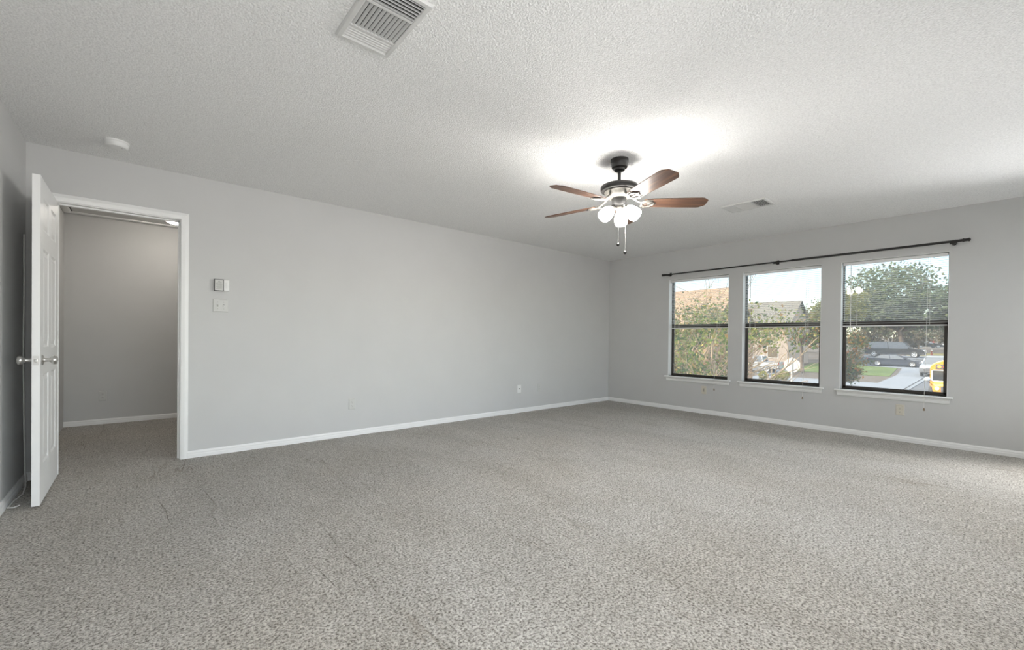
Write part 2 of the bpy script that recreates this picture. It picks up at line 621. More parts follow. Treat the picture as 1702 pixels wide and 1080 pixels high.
# ------------------------------------------------------------------ windows with sills
def make_window(i, y0, y1, label):
    wd = empty('window_%d' % (i + 1), (0, (y0 + y1) / 2, SILL), 0, label, 'window', None, 'structure')
    hw = abs(y1 - y0) / 2
    hh = HEAD - SILL
    def b(mb, y0_, z0, y1_, z1, xa, xb):
        mb.box(xa, y0_, z0, xb, y1_, z1)
    # fixed outer frame
    mb = MB()
    fx0, fx1 = .095, .150
    ft = .013
    b(mb, -hw, 0, -hw + ft, hh, fx0, fx1); b(mb, hw - ft, 0, hw, hh, fx0, fx1)
    b(mb, -hw, 0, hw, ft, fx0, fx1); b(mb, -hw, hh - ft, hw, hh, fx0, fx1)
    mz = .765
    b(mb, -hw, mz - .006, hw, mz + .032, .118, fx1)          # upper meeting rail
    mb.build('window_frame', BRONZE, wd, smooth=0, bevel=.002)
    up_ = MB().box(.132, -hw + ft, mz + .03, .136, hw - ft, hh - ft).build('upper_pane', GLASS, wd, smooth=0)
    # lower sash in front
    mb = MB()
    s0, s1, sw = .097, .118, .024
    b(mb, -hw + ft, ft - .004, -hw + ft + sw, mz + .004, s0, s1); b(mb, hw - ft - sw, ft - .004, hw - ft, mz + .004, s0, s1)
    b(mb, -hw + ft, ft - .004, hw - ft, ft + sw, s0, s1); b(mb, -hw + ft, mz - .030, hw - ft, mz + .004, s0, s1)
    sash = mb.build('lower_sash', BRONZE, wd, smooth=0, bevel=.002)
    MB().box(.106, -hw + ft + sw, ft + sw, .110, hw - ft - sw, mz - .03).build('lower_pane', GLASS, sash, smooth=0)
    mb = MB()
    mb.box(.088, -.045, mz - .001, .097, .045, mz + .008)
    mb.build('sash_lock', BRONZE, sash, smooth=0, bevel=.001)
    # stool with horns and the apron below
    mb = MB()
    nose = [(.095, 0), (.095, -.018), (-.042, -.018), (-.048, -.012), (-.048, -.006), (-.042, 0)]
    mb.prism([(-.001, 0), (.095, 0), (.095, -.014), (-.001, -.014)], lambda u, v, d: V((u, d, v)), -hw, hw)
    mb.prism([(0, .001), (0, -.018), (-.040, -.018), (-.047, -.013), (-.047, -.004), (-.042, .001)], lambda u, v, d: V((u, d, v)), -hw - .042, hw + .042)
    mb.build('stool', TRIM, wd, smooth=30)
    mb = MB()
    prof = [(0, -.018), (-.024, -.018), (-.022, -.032), (-.016, -.040), (-.016, -.060), (-.010, -.072), (0, -.072)]
    ra = [V((u, -hw - .024 + (.0 - v - .018) * .12, v)) for u, v in prof]
    rb = [V((u, hw + .024 - (.0 - v - .018) * .12, v)) for u, v in prof]
    mb.rings([ra, rb])
    mb.build('apron', TRIM, wd, smooth=30)
    # white returns lining the opening sides and head
    mb = MB()
    mb.box(.0, -hw, 0, .094, -hw + .003, hh); mb.box(.0, hw - .003, 0, .094, hw, hh); mb.box(.0, -hw, hh - .003, .094, hw, hh)
    mb.build('reveal', TRIM, wd, smooth=0)
    return wd
LB = ['leftmost bronze window with white sill, nearest the room corner', 'middle of the three bronze windows, showing the stop sign outside',
      'rightmost and largest looking bronze window, showing parked cars outside']
for i, (a, b_) in enumerate(WIN):
    make_window(i, a, b_, LB[i])

make_window(6, *SIDE, 'narrow bronze window with white sill, last along the window wall beside the camera')  # added window out of view, carries the side fill lamp

# blinds
def make_blind(y0, y1, label):
    bl = empty('window_blind', (.05, (y0 + y1) / 2, HEAD - .004), 0, label, 'blind', 'raised mini blinds')
    hw = abs(y1 - y0) / 2 - .012
    MB().box(-.014, -hw, -.036, .014, hw, -.004).build('headrail', BLIND, bl, smooth=0, bevel=.002)
    n = 31
    ztop, zbot = -.05, -.735
    for k in range(n):
        z = ztop + (zbot - ztop) * k / n
        mb = MB()
        arc = [(-.0125, -.0012), (-.006, .0006), (0, .0012), (.006, .0006), (.0125, -.0012)]
        poly = arc + [(u, v - .0006) for u, v in reversed(arc)]
        mb.prism(poly, lambda u, v, d: V((u, d, z + v)), -hw, hw)
        mb.build('slat', SLAT, bl, smooth=60)
    MB().box(-.011, -hw, zbot - .016, .011, hw, zbot - .004).build('bottom_rail', BLIND, bl, smooth=0, bevel=.002)
    for dy in (-hw + .13, hw - .13):
        mb = MB()
        for xx in (-.0135, .0135):
            mb.tube([(xx, dy, -.03), (xx, dy, zbot - .01)], .0008, 5)
        mb.build('ladder_cord', CORD, bl)
    wy = hw - .075
    mb = MB()
    mb.tube([(-.022, wy, -.03), (-.024, wy, -.79)], .0042, 6)
    mb.lathe([(.003, 0), (.006, .01), (.006, .03), (.003, .035)], (-.024, wy, -.815), (0, 0, 1), 8)
    mb.tube([(-.012, wy, -.02), (-.022, wy, -.02), (-.022, wy, -.04)], .003, 6)
    mb.build('tilt_wand', BLIND, bl)
    cy_ = -hw + .145
    mb = MB()
    mb.tube([(-.015, cy_, -.03), (-.028, cy_ + .002, -.60), (-.060, cy_ + .004, -1.02), (-.100, cy_ + .006, -1.49), (-.1, cy_ + .006, -1.615)], .0017, 6)
    c = mb.build('pull_cord', CORD, bl)
    MB().lathe([(.002, .012), (.008, .008), (.010, -.014), (.003, -.02)], (-.060, cy_ + .004, -1.02), (0, 0, 1), 10).build('cord_joiner', BLIND, c)
    MB().lathe([(.002, .022), (.005, .016), (.009, 0), (.0095, -.006), (.002, -.01)], (-.1, cy_ + .006, -1.63), (0, 0, 1), 10).build('tassel', TASSEL, c)
for (a, b_), lab in zip(WIN, ['white mini blind half lowered in the leftmost window', 'white mini blind half lowered in the middle window',
                             'white mini blind half lowered in the rightmost window']):
    make_blind(a, b_, lab)

# curtain rod
rod = empty('curtain_rod', (-.085, -2.69, 2.078), 0, 'long black curtain rod above the three windows', 'curtain rod')
MB().tube([(0, 1.58, -.006), (0, -.1, -.002)], .0095, 12).build('inner_tube', BLACK, rod)
MB().tube([(0, -.1, -.002), (0, -1.55, .004)], .0125, 12).build('outer_tube', BLACK, rod)
for s, y, r in ((1, 1.58, .9), (-1, -1.55, 1.0)):
    MB().lathe([(.0135, 0), (.0135, .02), (.018, .022), (.018, .032), (.0145, .036), (.0145, .058), (.019, .062), (.017, .072), (.004, .078)],
               (0, y - s * .01, .004 if s < 0 else -.006), (0, s, 0), 16).build('finial', BLACK, rod)
for y in (1.545, .075, -1.50):
    mb = MB()
    mb.box(.077, y - .014, -.022, .084, y + .014, .03)
    mb.tube([(.08, y, -.02), (.03, y, -.024), (.0, y, -.018)], .006, 8)
    mb.prism([(cos(t) * .024, sin(t) * .022 - .001) for t in [rad(a) for a in range(180, 361, 20)]] +
             [(cos(t) * .0135, sin(t) * .0135 - .001) for t in [rad(a) for a in range(360, 179, -20)]],
             lambda u, v, d: V((u, d, v)), y - .026, y + .026)
    mb.build('bracket', BLACK, rod, smooth=35)

# ------------------------------------------------------------------ ceiling fan
FX, FY = -3.497, -2.632
fan = empty('ceiling_fan', (FX, FY, H), 0, 'five blade ceiling fan with black motor and three lit white glass shades', 'ceiling fan')
MB().lathe([(.001, 0), (.067, 0), (.067, -.022), (.062, -.028), (.058, -.062), (.05, -.068), (.042, -.069), (.040, -.082), (.032, -.088), (.001, -.088)]).build('canopy', BLACK, fan)
MB().lathe([(.0125, -.08), (.0125, -.195)], n=16).build('downrod', BLACK, fan)
MB().lathe([(.001, -.178), (.024, -.178), (.026, -.184), (.028, -.192), (.11, -.196), (.134, -.202), (.139, -.210), (.139, -.232), (.134, -.240), (.11, -.243), (.001, -.243)], n=48).build('motor_housing', BLACK, fan)
MB().lathe([(.001, -.243), (.108, -.243), (.112, -.250), (.104, -.258), (.098, -.276), (.084, -.290), (.06, -.296), (.001, -.296)], n=48).build('flywheel_ring', NICKEL, fan)
MB().lathe([(.001, -.294), (.052, -.294), (.056, -.300), (.056, -.338), (.05, -.352), (.034, -.358), (.001, -.358)], n=32).build('switch_housing', mat('gunmetal', (.035, .034, .033), rough=.55, metal=.2, var=.1, scale=40), fan)
BZ = -.330
AZ0 = rad(-43)
blade_proto = None
for k in range(5):
    az = AZ0 + k * 2 * pi / 5
    R = M.Rotation(az, 4, 'Z')
    tilt = M.Translation((0, 0, BZ)) @ M.Rotation(rad(-12), 4, 'X')
    ar = MB()
    # blade iron: arm from the flywheel and an open scroll plate under the blade root
    ar.tube([R @ V(p) for p in ((.085, 0, -.272), (.115, 0, -.300), (.150, 0, -.322), (.185, 0, -.335))], [.010, .009, .008, .008], 8)
    def loop(c, rx, ry, r_):
        pts = [R @ (tilt @ V((c + rx * cos(t), ry * sin(t), -.009))) for t in [2 * pi * q / 18 for q in range(19)]]
        ar.tube(pts, r_, 6, cap=False)
    loop(.215, .045, .036, .0052)
    loop(.238, .024, .018, .0046)
    ar.tube([R @ (tilt @ V(p)) for p in ((.17, 0, -.009), (.17, .03, -.009), (.20, .052, -.008), (.245, .05, -.007))], [.006, .006, .005, .004], 6)
    ar.tube([R @ (tilt @ V(p)) for p in ((.17, 0, -.009), (.17, -.03, -.009), (.20, -.052, -.008), (.245, -.05, -.007))], [.006, .006, .005, .004], 6)
    ar.tube([R @ (tilt @ V(p)) for p in ((.19, 0, -.009), (.275, 0, -.008))], [.007, .005], 6)
    ob = blade_proto.copy() if blade_proto else None
    if ob is None:
        out = [(.185, -.045), (.20, -.054), (.26, -.060), (.45, -.067), (.600, -.069), (.618, -.066), (.650, -.040), (.656, -.034),
               (.656, .034), (.650, .040), (.618, .066), (.600, .069), (.45, .067), (.26, .060), (.20, .054), (.185, .045)]
        bb = MB()
        bb.prism(out, lambda u, v, d: V((u, v, d)), -.0035, .0035)
        ob = bb.build('fan_blade', WOOD, fan, smooth=0, bevel=.0015)
        blade_proto = ob
    else:
        COL.objects.link(ob)
    ob.matrix_basis = R @ tilt
    ar.build('blade_iron', NICKEL, fan)
# light kit
MB().lathe([(.001, -.356), (.030, -.356), (.034, -.362), (.034, -.374), (.022, -.384), (.016, -.398), (.012, -.414), (.004, -.420), (.001, -.42)], n=24).build('light_fitter', NICKEL, fan)
SHADE = glow('lit_opal_glass', (1.0, .97, .92), FAN_GLOW)
for a in (27, 160, -80):
    d = V((cos(rad(a)), sin(rad(a)), 0))
    ax = (d * .74 + V((0, 0, -.67))).normalized()
    o = V((0, 0, -.368)) + d * .047
    arm = MB()
    arm.tube([V((0, 0, -.368)) + d * .02, o + ax * .012], .011, 10)
    arm.lathe([(.001, 0), (.019, .002), (.024, .010), (.024, .024), (.020, .028)], o, ax, 20)
    arm.build('lamp_holder', NICKEL, fan)
    sh = MB()
    K = 1.09
    sh.lathe([(r_ * K, .02 + (z_ - .02) * K) for r_, z_ in
              [(.020, .020), (.024, .025), (.032, .036), (.040, .053), (.0445, .074), (.046, .094), (.0445, .110), (.042, .118),
               (.040, .116), (.042, .108), (.043, .094), (.0415, .074), (.037, .055), (.028, .040), (.018, .030)]], o, ax, 32, cap=False)
    sh.lathe([(.001, .034), (.014, .036), (.022, .055), (.022, .074), (.011, .088), (.001, .090)], o, ax, 20)
    sh.build('lamp_shade', SHADE, fan, smooth=60)
for (dx, dy, zb) in ((.004, .006, -.645), (.040, -.032, -.707)):
    mb = MB()
    mb.tube([(dx * .8, dy * .8, -.40), (dx, dy, -.42), (dx, dy, zb + .012)], .0006, 5)
    ch = mb.build('pull_chain', PLATE, fan)
    MB().lathe([(.002, .014), (.006, .011), (.0115, .004), (.0125, -.003), (.009, -.010), (.003, -.014)], (dx, dy, zb), (0, 0, 1), 16).build('chain_knob', BLACK, ch)

# ------------------------------------------------------------------ ceiling registers, smoke detector
def register(x0, x1, y0, y1, label, group='ceiling air registers'):
    """y0 is the end nearest the long wall"""
    r = empty('ceiling_vent', ((x0 + x1) / 2, (y0 + y1) / 2, H), 0, label, 'vent', group)
    hx, hy = (x1 - x0) / 2, (y0 - y1) / 2
    fl = .026
    mb = MB()
    def rim(ix, iz):
        return [V((-hx + ix, -hy + ix, iz)), V((hx - ix, -hy + ix, iz)), V((hx - ix, hy - ix, iz)), V((-hx + ix, hy - ix, iz))]
    mb.rings([rim(0, -.0005), rim(0, -.004), rim(.006, -.013), rim(fl - .004, -.014), rim(fl, -.011), rim(fl, -.0005)], cap=False)
    a, b = hy - fl - .088, -hy + fl + .115
    mb.box(-hx + fl, a - .006, -.013, hx - fl, a + .006, -.002)
    mb.box(-hx + fl, b - .006, -.013, hx - fl, b + .006, -.002)
    mb.build('frame', VENT, r, smooth=30)
    MB().box(-hx + .01, -hy + .01, -.0018, hx - .01, hy - .01, -.0006).build('duct_opening', DUCT, r, smooth=0)  # dark plate painted for the shade inside the duct; no opening is cut
    def blade(c, along, half, tiltdir, wdt=.0135, ang=40):
        mb = MB()
        t = rad(ang)
        dz = sin(t) * wdt / 2
        dd = cos(t) * wdt / 2 * tiltdir
        lo, hi = (c + dd, -.0075 - dz), (c - dd, -.0075 + dz)
        th = .0007
        poly = [(lo[0], lo[1]), (hi[0], hi[1]), (hi[0] + th * tiltdir, hi[1] + th), (lo[0] + th * tiltdir, lo[1] + th)]
        if along == 'x':
            mb.prism(poly, lambda u, v, d: V((d, u, v)), -half, half)
        else:
            mb.prism(poly, lambda u, v, d: V((u, d, v)), half[0], half[1])
        mb.build('louver', VENT, r, smooth=0)
    for k in range(5):
        blade(a + .014 + k * .0165, 'x', hx - fl, 1, ang=38, wdt=.017)
    for k in range(6):
        blade(b - .016 - k * .0185, 'x', hx - fl, -1, ang=74)
    nx = 11
    for k in range(nx):
        blade(-hx + fl + (2 * hx - 2 * fl) * (k + .5) / nx, 'y', (b + .006, a - .006), 1, ang=42, wdt=.0138)
    return r
register(-5.628, -5.373, -2.598, -3.035, 'white ceiling vent near the top edge of the picture, closest to the camera')
register(-1.742, -1.462, -2.632, -3.045, 'small white ceiling vent between the fan and the windows')

sm = empty('smoke_detector', (-6.43, -.44, H), 0, 'round white smoke detector on the ceiling above the doorway', 'smoke detector')
MB().lathe([(.001, 0), (.070, 0), (.070, -.010), (.067, -.012)], n=40).build('mounting_base', PLATEW, sm)
MB().lathe([(.066, -.011), (.067, -.018), (.064, -.034), (.056, -.042), (.03, -.045), (.001, -.0455)], n=40).build('cover', PLATEW, sm)
MB().lathe([(.006, -.0445), (.006, -.047), (.001, -.0475)], (.03, -.02, 0), n=12).build('test_button', PLATE, sm)

# ------------------------------------------------------------------ wall plates
def frame_on(wall):
    """maps (across, up, out) to local x,y,z for a wall facing -y ('A','H') or -x ('B')"""
    if wall == 'B':
        return lambda a, u, o: V((-o, -a, u))
    return lambda a, u, o: V((a, -o, u))
def pbox(mb, f, a0, u0, a1, u1, o0, o1, taper=0):
    r0 = [f(a0, u0, o0), f(a1, u0, o0), f(a1, u1, o0), f(a0, u1, o0)]
    t = taper
    r1 = [f(a0 + t, u0 + t, o1), f(a1 - t, u0 + t, o1), f(a1 - t, u1 - t, o1), f(a0 + t, u1 - t, o1)]
    mb.rings([r0, r1])
def outlet(pos, wall, m, label, dark, group='duplex power outlets'):
    e = empty('power_outlet', pos, 0, label, 'outlet', group)
    f = frame_on(wall)
    mb = MB()
    pbox(mb, f, -.035, -.0575, .035, .0575, 0, .003)
    pbox(mb, f, -.035, -.0575, .035, .0575, .003, .0065, .004)
    mb.build('cover_plate', m, e, smooth=0)
    for s in (-1, 1):
        mb = MB()
        c = s * .0195
        ring = lambda o, k: [f(k * .0165 * cos(t), c + k * .0145 * (1 if sin(t) > 0 else -1) * min(1, abs(sin(t)) * 1.35), o) for t in [2 * pi * q / 20 for q in range(20)]]
        mb.rings([ring(.006, 1), ring(.0085, .97)])
        rc = mb.build('receptacle', m, e, smooth=0)
        for (a, wd, h) in ((-.0062, .0022, .0085), (.0062, .0022, .0070)):
            mb = MB()
            pbox(mb, f, a - wd / 2, c + .003 - h / 2, a + wd / 2, c + .003 + h / 2, .0084, .0089)
            mb.build('slot', dark, rc, smooth=0)
        mb = MB()
        mb.rings([[f(.0026 * cos(t), c - .0075 + .0026 * sin(t), o) for t in [2 * pi * q / 10 for q in range(10)]] for o in (.0084, .0089)])
        mb.build('ground_hole', dark, rc, smooth=0)
    mb = MB()
    mb.rings([[f(.0028 * cos(t), .0028 * sin(t), o) for t in [2 * pi * q / 10 for q in range(10)]] for o in (.006, .0075)])
    mb.build('screw', m, e, smooth=0)
    return e
outlet((-4.546, 0, .341), 'A', PLATE, 'grey power outlet alone on the long wall between doorway and corner', SLOTG)
outlet((-1.709, 0, .335), 'A', PLATE, 'grey power outlet on the long wall, nearest the room corner', SLOTG)
outlet((-6.632, HY, .335), 'H', PLATE, 'grey power outlet on the hall wall seen through the doorway', SLOT)
outlet((0, -3.804, .337), 'B', PLATEB, 'almond power outlet below the rightmost window', SLOT)

e = empty('coax_plate', (-2.112, 0, .342), 0, 'bright white cable jack plate on the long wall, left of an outlet', 'wall plate')
f = frame_on('A')
mb = MB(); pbox(mb, f, -.035, -.0575, .035, .0575, 0, .003); pbox(mb, f, -.035, -.0575, .035, .0575, .003, .0065, .004)
mb.build('cover_plate', PLATEW, e, smooth=0)
MB().lathe([(.0075, .006), (.0075, .010), (.0048, .010), (.0048, .017), (.001, .017)], (0, 0, 0), (0, -1, 0), 12).build('coax_jack', SLOT, e)

e = empty('phone_plate', (0, -1.681, .344), 0, 'almond wall plate below the leftmost window', 'wall plate')
f = frame_on('B')
mb = MB(); pbox(mb, f, -.035, -.0575, .035, .0575, 0, .003); pbox(mb, f, -.035, -.0575, .035, .0575, .003, .0065, .004)
mb.build('cover_plate', PLATEB, e, smooth=0)
mb = MB(); pbox(mb, f, -.008, -.024, .008, .024, .006, .0085, .001)
mb.build('jack', mat('jack_tan', (.40, .37, .31), rough=.5, var=.05, scale=50), e, smooth=0)

# thermostat: a cream base with a dark framed card on its left half
th = empty('thermostat', (-5.742, 0, 1.513), 0, 'wall thermostat with a dark framed display, above the light switch', 'thermostat')
f = frame_on('A')
mb = MB(); pbox(mb, f, -.050, -.051, .062, .051, 0, .022, .002); mb.build('base', PLATEW, th, smooth=0, bevel=.003)
mb = MB()
pbox(mb, f, -.054, -.0525, -.0495, .0515, .004, .031); pbox(mb, f, .013, -.0525, .0175, .0515, .004, .031)
pbox(mb, f, -.0495, -.0525, .013, -.048, .004, .031); pbox(mb, f, -.0495, .047, .013, .0515, .004, .031)
mb.build('display_frame', mat('frame_graphite', (.075, .075, .075), rough=.5, var=.1, scale=40), th, smooth=0)
mb = MB(); pbox(mb, f, -.0495, -.048, .013, .047, .020, .0285)
card = mb.build('display_card', mat('card_pale', (.62, .62, .60), rough=.5, var=.03, scale=30), th, smooth=0)
mb = MB()
pbox(mb, f, -.025, .030, -.012, .035, .0284, .0288)
for k in range(8):
    w_ = .020 + .006 * ((k * 7) % 3) / 3
    pbox(mb, f, -.018 - w_, .021 - k * .008, -.018 + w_, .0235 - k * .008, .0284, .0287)
mb.build('display_text', SLOTG, card, smooth=0)
mb = MB()
for k in range(6):
    pbox(mb, f, .026, .030 - k * .010, .045, .032 - k * .010, .0218, .0224)
mb.build('button', PLATE, th, smooth=0)

sw = empty('light_switch', (-5.745, 0, 1.333), 0, 'double toggle light switch plate below the thermostat', 'light switch')
mb = MB(); pbox(mb, f, -.058, -.0575, .058, .0575, 0, .003); pbox(mb, f, -.058, -.0575, .058, .0575, .003, .0068, .004)
mb.build('cover_plate', PLATE, sw, smooth=0)
for a, s in ((-.023, 1), (.023, -1)):
    mb = MB(); pbox(mb, f, a - .005, -.012, a + .005, .012, .0066, .0075)
    mb.build('toggle_slot', SLOTG, sw, smooth=0)
    mb = MB()
    mb.rings([[f(a - .004, -.005, .007), f(a + .004, -.005, .007), f(a + .004, .005, .007), f(a - .004, .005, .007)],
              [f(a - .0032, s * .008 - .0035, .018), f(a + .0032, s * .008 - .0035, .018), f(a + .0032, s * .008 + .0035, .018), f(a - .0032, s * .008 + .0035, .018)]])
    mb.build('toggle', PLATEW, sw, smooth=0)
    for u in (-.030, .030):
        mb = MB()
        mb.rings([[f(a + .003 * cos(t), u + .003 * sin(t), o) for t in [2 * pi * q / 10 for q in range(10)]] for o in (.0066, .0078)])
        mb.build('screw', SLOTG, sw, smooth=0)

# loose cable behind the door
mb = MB()
mb.tube([(-6.924, -.10, 1.76), (-6.922, -.108, 1.50), (-6.922, -.11, 1.30), (-6.921, -.125, 1.15), (-6.921, -.135, 1.0), (-6.92, -.136, .8), (-6.916, -.14, .4),
         (-6.908, -.16, .08), (-6.895, -.24, .012), (-6.885, -.40, .006), (-6.905, -.55, .006), (-6.908, -.68, .007), (-6.88, -.70, .008), (-6.862, -.665, .007)], .0042, 8)
tag(mb.build('cable', CORD), 'thin white cable down the corner behind the open door', 'cable')

# hall ceiling: attic hatch and dome light
ah = empty('attic_hatch', (-6.25, 1.99, H - .002), 0, 'framed attic hatch in the hall ceiling, just visible over the doorway', 'hatch')
def mit(x0, x1, y0, y1, wd, z):
    mb = MB()
    P = [(0, 0), (0, -.010), (.012, -.015), (wd - .012, -.012), (wd, -.006), (wd, 0)]
    corners = [(x0, y0, -1, -1), (x1, y0, 1, -1), (x1, y1, 1, 1), (x0, y1, -1, 1), (x0, y0, -1, -1)]
    mb.rings([[V((cx_ + dx * u, cy_ + dy * u, z + v)) for u, v in P] for cx_, cy_, dx, dy in corners], cap=False)
    return mb
mit(-.64, .60, -.17, .227, .068, 0).build('hatch_trim', TRIM, ah, smooth=25)
MB().box(-.628, -.158, -.004, .588, .215, -.001).build('hatch_panel', WALL, ah, smooth=0)
mb = MB()
mb.box(-.64, -.17, -.0012, -.628, .227, -.0005); mb.box(-.64, .215, -.0012, .6, .227, -.0005); mb.box(-.64, -.17, -.0012, .6, -.158, -.0005)
mb.build('hatch_gap', DUCT, ah, smooth=0)

hl = empty('hall_light', (-5.975, 1.60, H), 0, 'lit white dome light on the hall ceiling at the doorway edge', 'ceiling light')
MB().lathe([(.001, 0), (.13, 0), (.135, -.006), (.135, -.02), (.12, -.024)], n=36).build('pan', CHROME, hl)
MB().lathe([(.128, -.021), (.132, -.035), (.125, -.062), (.10, -.090), (.06, -.107), (.02, -.113), (.001, -.1135)], n=36).build('globe', glow('lit_hall_globe', (1, .93, .84), HALL_GLOW), hl)

# unseen windows added to the wall behind the camera to carry fill light
for i, (c, hw) in enumerate(BW):
    wd = empty('window_%d' % (i + 4), (c, NY, .4), 0, ['window behind the camera, nearest the left wall', 'middle window behind the camera', 'window behind the camera, nearest the window wall'][i], 'window', None, 'structure')
    mb = MB()
    for (a0, z0, a1, z1) in ((-hw, 0, -hw + .03, 1.7), (hw - .03, 0, hw, 1.7), (-hw, 0, hw, .03), (-hw, 1.67, hw, 1.7), (-.015, 0, .015, 1.7)):
        mb.box(a0, -.11, z0, a1, -.06, z1)
    mb.build('window_frame', BRONZE, wd, smooth=0)
    MB().box(-hw + .03, -.088, .03, hw - .03, -.084, 1.67).build('pane', GLASS, wd, smooth=0)

# ------------------------------------------------------------------ outdoors: a street one floor down, rising away from the house
def g(x):
    return -3.80 + .027 * x
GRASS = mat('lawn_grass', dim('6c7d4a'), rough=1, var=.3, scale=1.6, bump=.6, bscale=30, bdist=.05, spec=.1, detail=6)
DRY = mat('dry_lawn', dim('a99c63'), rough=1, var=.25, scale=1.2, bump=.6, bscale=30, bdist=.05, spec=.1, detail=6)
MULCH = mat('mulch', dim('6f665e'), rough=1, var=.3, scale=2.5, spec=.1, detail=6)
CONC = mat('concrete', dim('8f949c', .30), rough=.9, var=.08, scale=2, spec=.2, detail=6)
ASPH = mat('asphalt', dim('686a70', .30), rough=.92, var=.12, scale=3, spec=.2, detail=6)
def slab(name, poly, dz, m, label, cat, th=.03):
    mb = MB()
    mb.rings([[V((x, y, g(x) + dz - th)) for x, y in poly], [V((x, y, g(x) + dz)) for x, y in poly]])
    return struct(mb, name, m, label, cat, smooth=0)
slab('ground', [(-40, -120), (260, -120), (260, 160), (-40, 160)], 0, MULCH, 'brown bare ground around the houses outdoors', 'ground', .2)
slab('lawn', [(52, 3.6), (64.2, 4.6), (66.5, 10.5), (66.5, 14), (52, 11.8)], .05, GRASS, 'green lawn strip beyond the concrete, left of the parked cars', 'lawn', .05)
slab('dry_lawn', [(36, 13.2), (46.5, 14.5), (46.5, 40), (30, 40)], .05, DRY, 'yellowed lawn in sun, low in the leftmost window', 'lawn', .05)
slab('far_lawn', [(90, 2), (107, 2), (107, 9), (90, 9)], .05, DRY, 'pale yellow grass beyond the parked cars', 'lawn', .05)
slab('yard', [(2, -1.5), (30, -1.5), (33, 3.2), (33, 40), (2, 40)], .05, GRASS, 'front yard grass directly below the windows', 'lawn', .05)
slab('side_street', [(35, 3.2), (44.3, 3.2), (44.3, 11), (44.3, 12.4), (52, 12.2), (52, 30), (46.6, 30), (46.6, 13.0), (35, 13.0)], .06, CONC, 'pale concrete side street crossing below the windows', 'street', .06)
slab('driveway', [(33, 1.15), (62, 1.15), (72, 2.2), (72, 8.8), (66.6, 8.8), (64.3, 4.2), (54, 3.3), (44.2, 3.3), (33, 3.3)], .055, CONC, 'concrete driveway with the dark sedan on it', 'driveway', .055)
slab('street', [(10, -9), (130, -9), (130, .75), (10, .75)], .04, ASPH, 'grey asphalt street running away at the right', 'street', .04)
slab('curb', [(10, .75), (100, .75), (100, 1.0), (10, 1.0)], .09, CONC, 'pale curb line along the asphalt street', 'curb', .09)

# ---- vehicles
GLASSD = mat('car_glass', (.012, .014, .017), rough=.06, var=.1, scale=3, spec=.8)
TYRE = mat('tyre_rubber', (.018, .018, .018), rough=.85, var=.1, scale=20)
ALLOY = mat('wheel_alloy', (.45, .46, .48), rough=.35, metal=.8, var=.05, scale=20)
BUMP = mat('bumper_plastic', (.05, .05, .055), rough=.6, var=.1, scale=8)
LAMP = mat('headlamp_lens', (.72, .74, .76), rough=.15, var=.05, scale=10)
RED = mat('tail_lens', (.45, .02, .015), rough=.2, var=.1, scale=10)

def prism_y(mb, poly, ws, taper=None):
    """side outline (x,z) swept across the width with softened flanks; ws list of (y, inset)"""
    cx_ = sum(p[0] for p in poly) / len(poly)
    cz_ = sum(p[1] for p in poly) / len(poly)
    rings = []
    for y, ins in ws:
        r = []
        for x, z in poly:
            dx, dz = cx_ - x, cz_ - z
            L_ = math.hypot(dx, dz) or 1
            yy = y
            if taper:
                zb, zt, k = taper
                yy = y * (1 - k * max(0, min(1, (z - zb) / (zt - zb))))
            r.append(V((x + dx / L_ * ins, yy, z + dz / L_ * ins)))
        rings.append(r)
    mb.rings(rings)

def wheels(root, W, xs, r):
    for x in xs:
        for s in (-1, 1):
            mb = MB()
            y = s * (W / 2 - .10)
            mb.lathe([(r * .62, -.10), (r * .95, -.11), (r, -.08), (r, .08), (r * .95, .11), (r * .62, .10)], (x, y, r), (0, s, 0), 24)
            wl = mb.build('wheel', TYRE, root, smooth=40)
            mb = MB()
            mb.lathe([(.001, .105), (r * .14, .108), (r * .18, .095), (r * .50, .09), (r * .62, .108), (r * .66, .112), (r * .66, .06), (.001, .06)], (x, y, r), (0, s, 0), 24)
            for q in range(5):
                a = 2 * pi * q / 5
                mb.tube([V((x + r * .1 * cos(a), y + s * .105, r + r * .1 * sin(a))), V((x + r * .6 * cos(a), y + s * .11, r + r * .6 * sin(a)))], r * .07, 6)
            mb.build('hubcap', ALLOY, wl, smooth=40)

